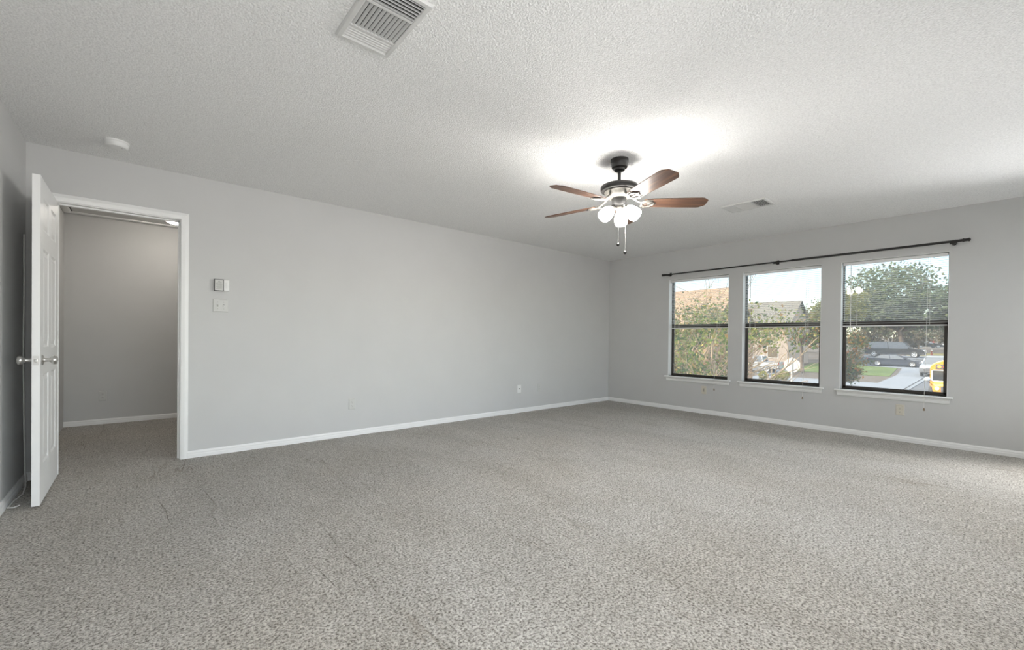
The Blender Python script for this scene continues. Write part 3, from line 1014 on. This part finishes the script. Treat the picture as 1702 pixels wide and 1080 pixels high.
def vehicle(name, pos, rz, L, W, Hh, kind, paint, label, cat, group, dz=0):
    root = empty(name, (pos[0], pos[1], g(pos[0]) + .06 + dz), rz, label, cat, group)
    h = L / 2
    wr = .34 if kind == 'sedan' else .40
    if kind == 'sedan':
        body = [(-h, .32), (-h + .05, .25), (h - .1, .22), (h, .35), (h - .02, .58), (h - .25, .70), (h - 1.35, .90), (-h + 1.0, 1.0), (-h + .12, .98), (-h, .80)]
        cab = [(h - 1.5, .88), (h - 2.35, Hh - .08), (h - 2.8, Hh - .01), (-h + 1.9, Hh), (-h + 1.35, Hh - .12), (-h + .55, .98)]
        belt = .92
        wxs = (h - .95, -h + 1.05)
    elif kind == 'pickup':
        body = [(-h, .50), (-h + .1, .42), (h - .1, .38), (h, .52), (h, .95), (h - .15, 1.08), (h - 1.45, 1.20), (-h, 1.18)]
        cab = [(h - 1.45, 1.18), (h - 2.2, Hh - .06), (h - 2.6, Hh), (-h + 2.0, Hh), (-h + 1.72, Hh - .1), (-h + 1.60, 1.18)]
        belt = 1.2
        wxs = (h - 1.0, -h + 1.15)
    else:
        body = [(-h, .45), (-h + .08, .36), (h - .1, .32), (h, .48), (h, .85), (h - .2, 1.02), (h - 1.35, 1.16), (-h + .04, 1.15), (-h, .95)]
        cab = [(h - 1.3, 1.14), (h - 2.05, Hh - .10), (h - 2.5, Hh - .01), (-h + .9, Hh), (-h + .35, Hh - .08), (-h + .08, 1.14)]
        belt = 1.14
        wxs = (h - .95, -h + 1.05)
    mb = MB()
    prism_y(mb, body, [(-W / 2 + .03, .10), (-W / 2, .03), (-W / 2 + .06, 0), (W / 2 - .06, 0), (W / 2, .03), (W / 2 - .03, .10)])
    bo = mb.build('body', paint, root, smooth=30)
    mb = MB()
    prism_y(mb, cab, [(-W / 2 + .07, .03), (-W / 2 + .10, 0), (W / 2 - .10, 0), (W / 2 - .07, .03)], (belt, Hh, .22))
    mb.build('window_glass', GLASSD, root, smooth=30)
    # roof skin and pillars in body paint
    mb = MB()
    roof = [p for p in cab if p[1] > Hh - .15]
    k = W / 2 - .08
    top = [(x, z + .012) for x, z in roof]
    mb.rings([[V((x, y * (.80 if z > Hh - .05 else .82), z)) for y in (-k, -k * .5, 0, k * .5, k)] + [V((x, y * .8, z - .05)) for y in (k, 0, -k)] for x, z in top])
    mb.build('roof', paint, root, smooth=40)
    mb = MB()
    for s in (-1, 1):
        for (xa, xb) in ((cab[0][0], cab[1][0]), (cab[-1][0], cab[-2][0]), ((cab[0][0] + cab[-1][0]) / 2 + .1, (cab[0][0] + cab[-1][0]) / 2)):
            mb.tube([V((xa, s * (W / 2 - .07), belt)), V((xb, s * (W / 2 - .07) * .79, Hh - .08))], .045, 6)
    mb.build('pillar', paint, root, smooth=40)
    for s in (-1, 1):
        MB().box(h - .16, s * (W / 2 - .12), .60 if kind == 'sedan' else .78, h + .012, s * (W / 2 - .50), .72 if kind == 'sedan' else .96).build('headlight', LAMP, root, smooth=0, bevel=.03)
        MB().box(-h - .012, s * (W / 2 - .08), .75 if kind == 'sedan' else .85, -h + .12, s * (W / 2 - .36), .93 if kind == 'sedan' else 1.12).build('taillight', RED, root, smooth=0, bevel=.03)
        MB().box(cab[0][0] - .25, s * (W / 2 - .02), belt + .02, cab[0][0] - .10, s * (W / 2 + .16), belt + .17).build('mirror', paint, root, smooth=0, bevel=.03)
    MB().box(h - .1, -W / 2 + .3, .36, h + .02, W / 2 - .3, .56 if kind == 'sedan' else .74).build('grille', BUMP, root, smooth=0, bevel=.02)
    MB().box(h - .2, -W / 2 + .06, .26 if kind == 'sedan' else .36, h + .03, W / 2 - .06, .36 if kind == 'sedan' else .50).build('front_bumper', BUMP, root, smooth=0, bevel=.03)
    if kind == 'pickup':
        mb = MB().box(-h + .08, -W / 2 + .12, 1.0, -h + 1.55, W / 2 - .12, 1.19)
        mb.build('cargo_bed', BUMP, root, smooth=0)
    wheels(root, W, wxs, wr)
    return root
PW = mat('paint_white', (.22, .235, .26), rough=.25, var=.02, scale=2, coat=.5)
PB = mat('paint_black', (.012, .013, .016), rough=.35, var=.05, scale=2, coat=.15, spec=.3)
PN = mat('paint_navy', (.020, .024, .036), rough=.35, var=.05, scale=2, coat=.2, spec=.3)
PS = mat('paint_silver', (.15, .16, .175), rough=.28, metal=.35, var=.03, scale=2, coat=.5)
PR = mat('paint_red', (.30, .05, .06), rough=.3, var=.05, scale=2, coat=.5)
CG = 'cars parked outside the windows'
vehicle('pickup_truck', (48.6, 14.75), rad(90), 5.0, 1.95, 1.85, 'pickup', PW, 'white pickup truck parked side on, seen in the middle window', 'truck', CG)
vehicle('sedan_car', (67.4, 5.25), rad(-90), 5.3, 1.85, 1.48, 'sedan', PN, 'dark blue sedan parked side on in front of the larger black car', 'car', CG)
vehicle('suv_car', (71.6, 5.9), rad(-90), 6.0, 2.0, 2.05, 'suv', PB, 'tall black suv parked behind the dark sedan', 'car', CG, .95)
vehicle('suv_car', (55.7, .55), rad(180), 5.0, 2.0, 1.98, 'suv', PS, 'silver suv facing the house, just behind the yellow school bus', 'car', CG)
vehicle('sedan_car', (118, 7.2), rad(-60), 4.8, 1.85, 1.48, 'sedan', PB, 'small black car far down the street, right of the red one', 'car', CG, .6)
vehicle('sedan_car', (128, 9.2), rad(-80), 4.8, 1.85, 1.48, 'sedan', PR, 'small dark red car farthest away at the right', 'car', CG, 1.2)
# raised pad carrying the black suv
slab('carport_pad', [(68.9, 2.6), (76, 2.2), (76, 9.6), (68.9, 9.6)], 1.005, CONC, 'raised concrete pad under the black suv', 'driveway', 1.0)

# ---- school bus
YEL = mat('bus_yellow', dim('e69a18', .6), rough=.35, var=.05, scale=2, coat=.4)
bus = empty('school_bus', (34.2, -2.02, g(35) + .05), rad(180), 'yellow school bus cut off by the right edge of the rightmost window', 'bus')
# local +x is forward (towards the house), +y is to the bus's left -> picture right; width along y
BWd, BH = 2.36, 2.78
def arch(k, z0=.55, zt=BH):
    w2 = BWd / 2 * k
    pts = [(-w2, z0), (-w2, zt - .62)]
    for q in range(1, 12):
        a = pi - pi * q / 12
        pts.append((w2 * cos(a), zt - .62 + .62 * sin(a)))
    pts += [(w2, zt - .62), (w2, z0)]
    return pts
mb = MB()
mb.rings([[V((x, y, z)) for y, z in arch(1)] for x in (-8.0, -1.30)])
body = mb.build('body', YEL, bus, smooth=30)
mb = MB()
mb.rings([[V((x, y, z)) for y, z in arch(k, .55, BH - d)] for x, k, d in ((-1.3, 1, 0), (-1.12, 1, .01), (-1.04, .97, .06))])
mb.build('front_cap', YEL, bus, smooth=40)
MB().box(-1.06, -1.06, 1.30, -1.02, 1.06, 2.02).build('windshield', GLASSD, bus, smooth=0, bevel=.02)
mb = MB()
for (a0, z0, a1, z1) in ((-1.11, 1.26, 1.11, 1.31), (-1.11, 2.0, 1.11, 2.05), (-1.11, 1.26, -1.05, 2.05), (1.05, 1.26, 1.11, 2.05), (-.03, 1.26, .03, 2.05)):
    mb.box(-1.03, a0, z0, -1.0, a1, z1)
mb.build('windshield_frame', mat('frame_pale', (.6, .6, .55), rough=.5, var=.05, scale=8), bus, smooth=0)
mb = MB().box(-1.05, -.90, 2.10, -1.0, .90, 2.42)
hd = mb.build('light_panel', BUMP, bus, smooth=0, bevel=.02)
for y, c, nm in ((-.72, 'amb', 'warning_light'), (-.45, 'red', 'warning_light'), (.45, 'red', 'warning_light'), (.72, 'amb', 'warning_light')):
    m_ = mat('lens_red', (.75, .06, .03), rough=.25, var=.05, scale=8) if c == 'red' else mat('lens_amber', (.85, .28, .04), rough=.25, var=.05, scale=8)
    MB().lathe([(.001, .03), (.07, .028), (.10, .015), (.10, 0), (.001, 0)], (-1.0, y, 2.26), (1, 0, 0), 16).build('warning_light', m_, hd)
mb = MB()
mb.rings([[V((x, y * k, z if z < 1 else z - dz)) for y, z in ((-1.02, .62), (-1.06, 1.0), (-.98, 1.20), (-.6, 1.27), (.6, 1.27), (.98, 1.20), (1.06, 1.0), (1.02, .62))] for x, k, dz in ((-1.1, 1, 0), (-.4, .97, .05), (.0, .90, .12), (.12, .84, .22))])
mb.build('hood', YEL, bus, smooth=35)
MB().box(.05, -.55, .66, .16, .55, 1.0).build('grille', BUMP, bus, smooth=0, bevel=.02)
for s in (-1, 1):
    MB().lathe([(.001, .04), (.09, .035), (.11, .01), (.11, -.06), (.001, -.06)], (.13, s * .72, .86), (1, 0, 0), 16).build('headlight', LAMP, bus)
    mb = MB()
    mb.tube([(-.05, s * .95, 1.05), (.25, s * 1.12, 1.30), (.32, s * 1.16, 1.42)], .018, 6)
    ar = mb.build('mirror_arm', BLACK, bus)
    MB().lathe([(.001, .10), (.10, .085), (.165, .03), (.175, 0), (.15, -.03), (.001, -.05)], (.32, s * 1.18, 1.44), (1, 0, 0), 18).build('crossview_mirror', PW, ar)
MB().box(.08, -1.15, .38, .28, 1.15, .62).build('bumper', BUMP, bus, smooth=0, bevel=.03)
for s in (-1, 1):
    for k in range(7):
        MB().box(-7.6 + k * .86, s * (BWd / 2 - .02), 1.42, -6.9 + k * .86, s * (BWd / 2 + .012), 2.02).build('side_window', GLASSD, bus, smooth=0)
    MB().box(-7.9, s * (BWd / 2 - .01), 1.16, -1.4, s * (BWd / 2 + .02), 1.24).build('rub_rail', BLACK, bus, smooth=0)
wheels(bus, 2.3, (-.55, -6.2), .48)

# ---- street furniture
ss = empty('stop_sign', (20.29, 3.063, g(20.29)), 0, 'back of an octagonal stop sign on a white post outside the middle window', 'stop sign')
WHITEM = mat('sign_metal', (.30, .295, .285), rough=.5, var=.05, scale=6)
mb = MB()
zc = -.20 - g(20.29)
oc = [(.40 * cos(rad(22.5 + 45 * q)), .40 * sin(rad(22.5 + 45 * q))) for q in range(8)]
mb.prism(oc, lambda u, v, d: V((d, u, zc + v)), .034, .040)
mb.build('sign_panel', WHITEM, ss, smooth=0)
mb = MB()
mb.prism(oc, lambda u, v, d: V((d, u * .985, zc + v * .985)), .0401, .0421)
mb.build('sign_face', mat('sign_red', (.45, .02, .02), rough=.4, var=.05, scale=6), ss, smooth=0)
MB().box(-.028, -.028, 0, .028, .028, zc + .42).build('post', WHITEM, ss, smooth=0)
for dz_ in (-.2, .2):
    MB().lathe([(.012, 0), (.012, .012), (.001, .013)], (-.028, 0, zc + dz_), (-1, 0, 0), 8).build('bolt', CHROME, ss)

fh = empty('fire_hydrant', (99, 4.75, g(99) + .05), 0, 'small reddish fire hydrant with a pale top on far grass', 'hydrant')
MB().lathe([(.001, 0), (.20, 0), (.20, .06), (.14, .08), (.14, .62), (.18, .64), (.18, .70), (.001, .70)]).build('barrel', mat('hydrant_red', hexc('8a4a3c'), rough=.6, var=.1, scale=8), fh)
MB().lathe([(.17, .70), (.16, .82), (.09, .92), (.04, .94), (.04, 1.0), (.001, 1.0)]).build('bonnet', WHITEM, fh)
for a in (0, 120, 240):
    MB().lathe([(.07, .10), (.07, .22), (.001, .22)], (0, 0, .48), (cos(rad(a)), sin(rad(a)), 0), 12).build('nozzle_cap', WHITEM, fh)

# ---- plants
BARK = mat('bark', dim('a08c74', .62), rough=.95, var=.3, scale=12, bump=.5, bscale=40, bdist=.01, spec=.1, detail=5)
BARKD = mat('bark_dark', hexc('5a5048'), rough=.95, var=.3, scale=10, bump=.5, bscale=30, bdist=.02, spec=.1, detail=5)

def wander(p, d, L, n, r0, r1, rng, bend=.25, lift=0.0):
    pts, rs = [V(p)], [r0]
    d = V(d).normalized()
    for i in range(n):
        d = (d + V((rng.uniform(-bend, bend), rng.uniform(-bend, bend), rng.uniform(-bend, bend) + lift))).normalized()
        pts.append(pts[-1] + d * (L / n))
        rs.append(r0 + (r1 - r0) * (i + 1) / n)
    return pts, rs

def leaf(bm, p, s, rng, flat=0.0):
    n = V((rng.gauss(0, 1), rng.gauss(0, 1), rng.gauss(0, 1) + flat)).normalized()
    t = n.orthogonal().normalized()
    t = (M.Rotation(rng.uniform(0, 2 * pi), 3, n) @ t)
    b = n.cross(t)
    w_ = s * .34
    v = [bm.verts.new(q) for q in (p - t * s * .5, p - b * w_ + n * s * .06, p + t * s * .5, p + b * w_ + n * s * .06)]
    bm.faces.new((v[0], v[1], v[2]))
    bm.faces.new((v[0], v[2], v[3]))

def blob_tree(name, loc_, blobs, nleaf, size, lm, bm_, trunk, label, seed, cat='tree', group='trees outside the windows', gaps=.55, limbs=6):
    """crown made of leafy clumps on limbs: blobs are (x,y,z,rx,ry,rz) from the tree's base"""
    rng = random.Random(seed)
    root = empty(name, loc_, 0, label, cat, group)
    tr_, rad_ = trunk
    mb = MB()
    ctr = V(blobs[0][:3])
    pts, rs = wander((0, 0, 0), (.05, .05, 1), tr_, 5, rad_, rad_ * .7, rng, .08)
    mb.tube(pts, rs, 9)
    topp = pts[-1]
    for b in blobs:
        for q in range(limbs):
            tgt = V(b[:3]) + V((rng.uniform(-1, 1) * b[3] * .75, rng.uniform(-1, 1) * b[4] * .75, rng.uniform(-.7, .8) * b[5]))
            mid = (topp + tgt) / 2 + V((rng.uniform(-.1, .1) * b[3], rng.uniform(-.1, .1) * b[4], .12 * b[5]))
            mb.tube([topp - V((0, 0, .1)), mid, tgt], [rad_ * .5, rad_ * .3, rad_ * .08], 6)
    mb.build('trunk', bm_, root, smooth=60)
    lb = MB()
    vol = [b[3] * b[4] + b[3] * b[5] for b in blobs]
    for b, v_ in zip(blobs, vol):
        n = int(nleaf * v_ / sum(vol))
        ncl = max(6, int(n / 26))
        for c in range(ncl):
            while True:
                u = V((rng.uniform(-1, 1), rng.uniform(-1, 1), rng.uniform(-1, 1)))
                if gaps < u.length < 1:
                    break
            cc = V((b[0] + u.x * b[3], b[1] + u.y * b[4], b[2] + u.z * b[5]))
            cr = .16 * (b[3] + b[4] + b[5]) / 3 * rng.uniform(.7, 1.3)
            for q in range(26):
                o = V((rng.gauss(0, 1), rng.gauss(0, 1), rng.gauss(0, .6))) * cr
                leaf(lb.bm, cc + o, size * rng.uniform(.7, 1.3), rng, .6)
    lb.build('foliage', lm, root, smooth=0)
    return root

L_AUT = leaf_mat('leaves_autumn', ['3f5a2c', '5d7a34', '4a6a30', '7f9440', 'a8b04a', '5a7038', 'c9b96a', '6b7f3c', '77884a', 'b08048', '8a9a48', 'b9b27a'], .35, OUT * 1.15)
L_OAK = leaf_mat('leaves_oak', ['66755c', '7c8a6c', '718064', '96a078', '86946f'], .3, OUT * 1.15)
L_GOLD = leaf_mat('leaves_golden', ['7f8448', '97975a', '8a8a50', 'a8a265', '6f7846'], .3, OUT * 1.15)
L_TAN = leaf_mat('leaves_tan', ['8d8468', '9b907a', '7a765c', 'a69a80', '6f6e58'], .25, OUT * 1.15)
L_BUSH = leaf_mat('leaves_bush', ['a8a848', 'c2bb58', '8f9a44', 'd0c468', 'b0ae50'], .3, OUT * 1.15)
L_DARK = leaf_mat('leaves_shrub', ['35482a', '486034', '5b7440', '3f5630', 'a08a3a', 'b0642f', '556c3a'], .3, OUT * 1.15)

# the near tree: limbs fanning up past the left and middle windows
rng = random.Random(21)
TX, TY = 4.75, 2.1
near = empty('yard_tree', (TX, TY, g(TX) + .05), 0, 'spreading tree with thinning yellow green leaves close outside the left windows', 'tree', 'trees outside the windows')
tb = MB()
fork = V((0, 0, 1.9))
tb.tube([(0, 0, -.1), (.03, .02, .8), (0, 0, 1.4), fork], [.19, .16, .15, .13], 10)
tips = []
GZ = near.location.z
for q in range(26):
    if q < 19:
        az = rad(-56 + 3.9 * q + rng.uniform(-3, 3))
        el = rad((22, 30, 43, 26, 56, 35, 48)[q % 7] + rng.uniform(-4, 4))
        L_ = rng.uniform(4.6, 5.4) if az > rad(-47) else rng.uniform(2.8, 3.5)
    else:
        az = rad(40 + 34 * (q - 19) + rng.uniform(-9, 9))
        el = rad(rng.uniform(25, 55))
        L_ = rng.uniform(3.2, 4.2)
    d = V((cos(az) * cos(el), sin(az) * cos(el), sin(el)))
    pts, rs = wander(fork - V((0, 0, rng.uniform(0, .5))), d, L_, 12, rng.choice((.055, .07, .095)), .010, rng, .10, .012)
    tb.tube(pts, rs, 7)
    for k in range(2, 13):
        for z in range(2):
            dd = (pts[k] - pts[k - 1]).normalized() + V((rng.uniform(-.9, .9), rng.uniform(-.9, .9), rng.uniform(-.35, .75)))
            p2, r2_ = wander(pts[k], dd, rng.uniform(.7, 1.5), 5, max(.014, rs[k] * .5), .006, rng, .22, .0)
            tb.tube(p2, r2_, 5)
            for m_ in range(1, 6):
                tips.append(p2[m_])
                if rng.random() < .5:
                    p3, r3 = wander(p2[m_], (p2[m_] - p2[m_ - 1]).normalized() + V((rng.uniform(-1, 1), rng.uniform(-1, 1), rng.uniform(-.5, .8))), rng.uniform(.25, .6), 3, .007, .0035, rng, .3)
                    tb.tube(p3, r3, 4)
                    tips.append(p3[-1]); tips.append(p3[-2])
tb.build('trunk', BARK, near, smooth=60)
lb = MB()
for p in tips:
    zz = p.z + GZ
    if zz < .98 and p.xy.length > 2.25:
        continue
    if p.xy.length > 5.6:
        continue
    dens = 6 if zz < 2.05 else (1.2 if zz < 2.35 else .05)
    n = int(dens) + (1 if rng.random() < dens - int(dens) else 0)
    for q in range(n):
        leaf(lb.bm, p + V((rng.gauss(0, .13), rng.gauss(0, .13), rng.gauss(0, .13))), rng.uniform(.07, .12), rng)
lb.build('foliage', L_AUT, near, smooth=0)

blob_tree('street_tree', (27.0, 1.95, g(27)), [(0, 0, 3.5, 1.0, 1.0, 1.3), (.1, .4, 2.4, .9, .9, .8)], 3600, .13, L_DARK, BARKD, (1.9, .07),
          'small bushy tree with yellow and orange leaves, left in the rightmost window', 3, gaps=.2)
blob_tree('oak_tree', (92.5, 7.6, g(92)), [(0, 1.5, 10.6, 7, 6.6, 5.0), (0, -3.6, 8.4, 5.4, 5.0, 3.9), (1, -6.6, 6.6, 4, 3.2, 2.7), (0, 5.0, 8.4, 5, 3.6, 4)], 14000, .52, L_OAK, BARKD, (4.5, .45),
          'large dense green oak standing beyond the parked cars', 5, gaps=.35)
blob_tree('golden_tree', (74.5, 13.0, g(74.5)), [(0, -.8, 7.8, 3.4, 3.1, 3.1), (0, 1.2, 6.2, 3.4, 2.6, 3.0)], 5200, .36, L_GOLD, BARK, (3.4, .22),
          'yellow green sunlit tree left of the big oak', 8, gaps=.3)
for i, (x, y, r, hh, lab) in enumerate(((104, 13.2, 2.9, 4.2, 'tan thin leaved tree low behind the black suv'), (108, 7.4, 2.9, 4.0, 'tan thin leaved tree below the oak, right of the black suv'),
                                        (124, 4.0, 3.0, 4.8, 'greyish tree behind the far red car at the right'), (100, 20.0, 3.2, 4.6, 'tan thin leaved tree behind the small bushy tree'))):
    blob_tree('bare_tree', (x, y, g(x)), [(0, 0, hh, r, r, hh * .6), (0, r * .5, hh * .7, r * .8, r * .8, hh * .45)], 2600, .42, L_TAN, BARK, (hh * .45, .14), lab, 30 + i, gaps=.2, limbs=9)
blob_tree('street_tree', (51.4, 11.0, g(51)), [(0, 0, 4.6, 1.9, 1.9, 1.5), (0, -1.6, 3.3, 1.2, 1.2, .8)], 2400, .20, L_DARK, BARKD, (3.2, .22),
          'dark trunked tree behind the stop sign, right of the white pickup', 12, gaps=.2)
for i, (x, y, r, lab) in enumerate(((40.25, 11.2, .42, 'round golden bush left of two others near the pickup'), (40.2, 10.15, .33, 'small round golden bush in the middle of three near the pickup'),
                                    (41.2, 9.72, .46, 'round golden bush beside the stop sign post'))):
    rb = random.Random(50 + i)
    root = empty('round_bush', (x, y, g(x) + .05), 0, lab, 'bush', 'round golden bushes')
    lb = MB()
    for q in range(900):
        u = V((rb.gauss(0, 1), rb.gauss(0, 1), rb.gauss(0, 1))).normalized() * rb.uniform(.75, 1.02)
        leaf(lb.bm, V((u.x * r, u.y * r, r * .95 + u.z * r)), .10, rb)
    lb.build('foliage', L_BUSH, root, smooth=0)
    mb = MB()
    for q in range(6):
        a = q * pi / 3
        mb.tube([(0, 0, 0), (r * .4 * cos(a), r * .4 * sin(a), r)], [.02, .008], 5)
    mb.build('stem', BARK, root)
# a line of distant trees closing the view
for i in range(9):
    y = 78 - i * 19.5
    rb = random.Random(80 + i)
    hh = 7 + rb.uniform(-1, 1.5)
    blob_tree('distant_tree', (165 + rb.uniform(-8, 8), y, g(165)), [(0, 0, hh, 7.5, 7.5, hh * .62)], 1500, 1.0, L_OAK if i % 2 else L_TAN, BARKD, (hh * .4, .3),
              'tree in the hazy tree line closing the view', 90 + i, gaps=.1, group='distant tree line')

# ---- houses
def house(name, x0, x1, y0, y1, eave, ridge, wallm, roofm, label, wins, cat='house'):
    root = empty(name, ((x0 + x1) / 2, (y0 + y1) / 2, g((x0 + x1) / 2)), 0, label, cat, 'houses across the street')
    ox, oy, oz = root.location
    hx, hy = (x1 - x0) / 2, (y1 - y0) / 2
    e, r = eave - oz, ridge - oz
    mb = MB()
    mb.box(-hx, -hy, -.6, hx, hy, e)
    for s in (-1, 1):
        mb.prism([(-hx, e), (hx, e), (0, r - .12)], lambda u, v, d: V((u, d, v)), s * hy, s * (hy - .2))
    mb.build('wall', wallm, root, smooth=0)
    mb = MB()
    ov = .45
    sl = (r - e) / hx
    for s in (-1, 1):
        mb.prism([(0, r), (s * (hx + ov), e - sl * ov), (s * (hx + ov), e - sl * ov + .14), (0, r + .14)], lambda u, v, d: V((u, d, v)), -hy - .35, hy + .35)
    mb.build('roof', roofm, root, smooth=0)
    for (yy, zz, ww, wh) in wins:
        f_ = MB()
        f_.box(-hx - .04, yy - ww / 2 - .08, zz - .08, -hx + .02, yy + ww / 2 + .08, zz + wh + .08)
        fr = f_.build('window', WHITEM, root, smooth=0)
        MB().box(-hx - .05, yy - ww / 2, zz, -hx - .041, yy + ww / 2, zz + wh).build('pane', GLASSD, fr, smooth=0)
    return root
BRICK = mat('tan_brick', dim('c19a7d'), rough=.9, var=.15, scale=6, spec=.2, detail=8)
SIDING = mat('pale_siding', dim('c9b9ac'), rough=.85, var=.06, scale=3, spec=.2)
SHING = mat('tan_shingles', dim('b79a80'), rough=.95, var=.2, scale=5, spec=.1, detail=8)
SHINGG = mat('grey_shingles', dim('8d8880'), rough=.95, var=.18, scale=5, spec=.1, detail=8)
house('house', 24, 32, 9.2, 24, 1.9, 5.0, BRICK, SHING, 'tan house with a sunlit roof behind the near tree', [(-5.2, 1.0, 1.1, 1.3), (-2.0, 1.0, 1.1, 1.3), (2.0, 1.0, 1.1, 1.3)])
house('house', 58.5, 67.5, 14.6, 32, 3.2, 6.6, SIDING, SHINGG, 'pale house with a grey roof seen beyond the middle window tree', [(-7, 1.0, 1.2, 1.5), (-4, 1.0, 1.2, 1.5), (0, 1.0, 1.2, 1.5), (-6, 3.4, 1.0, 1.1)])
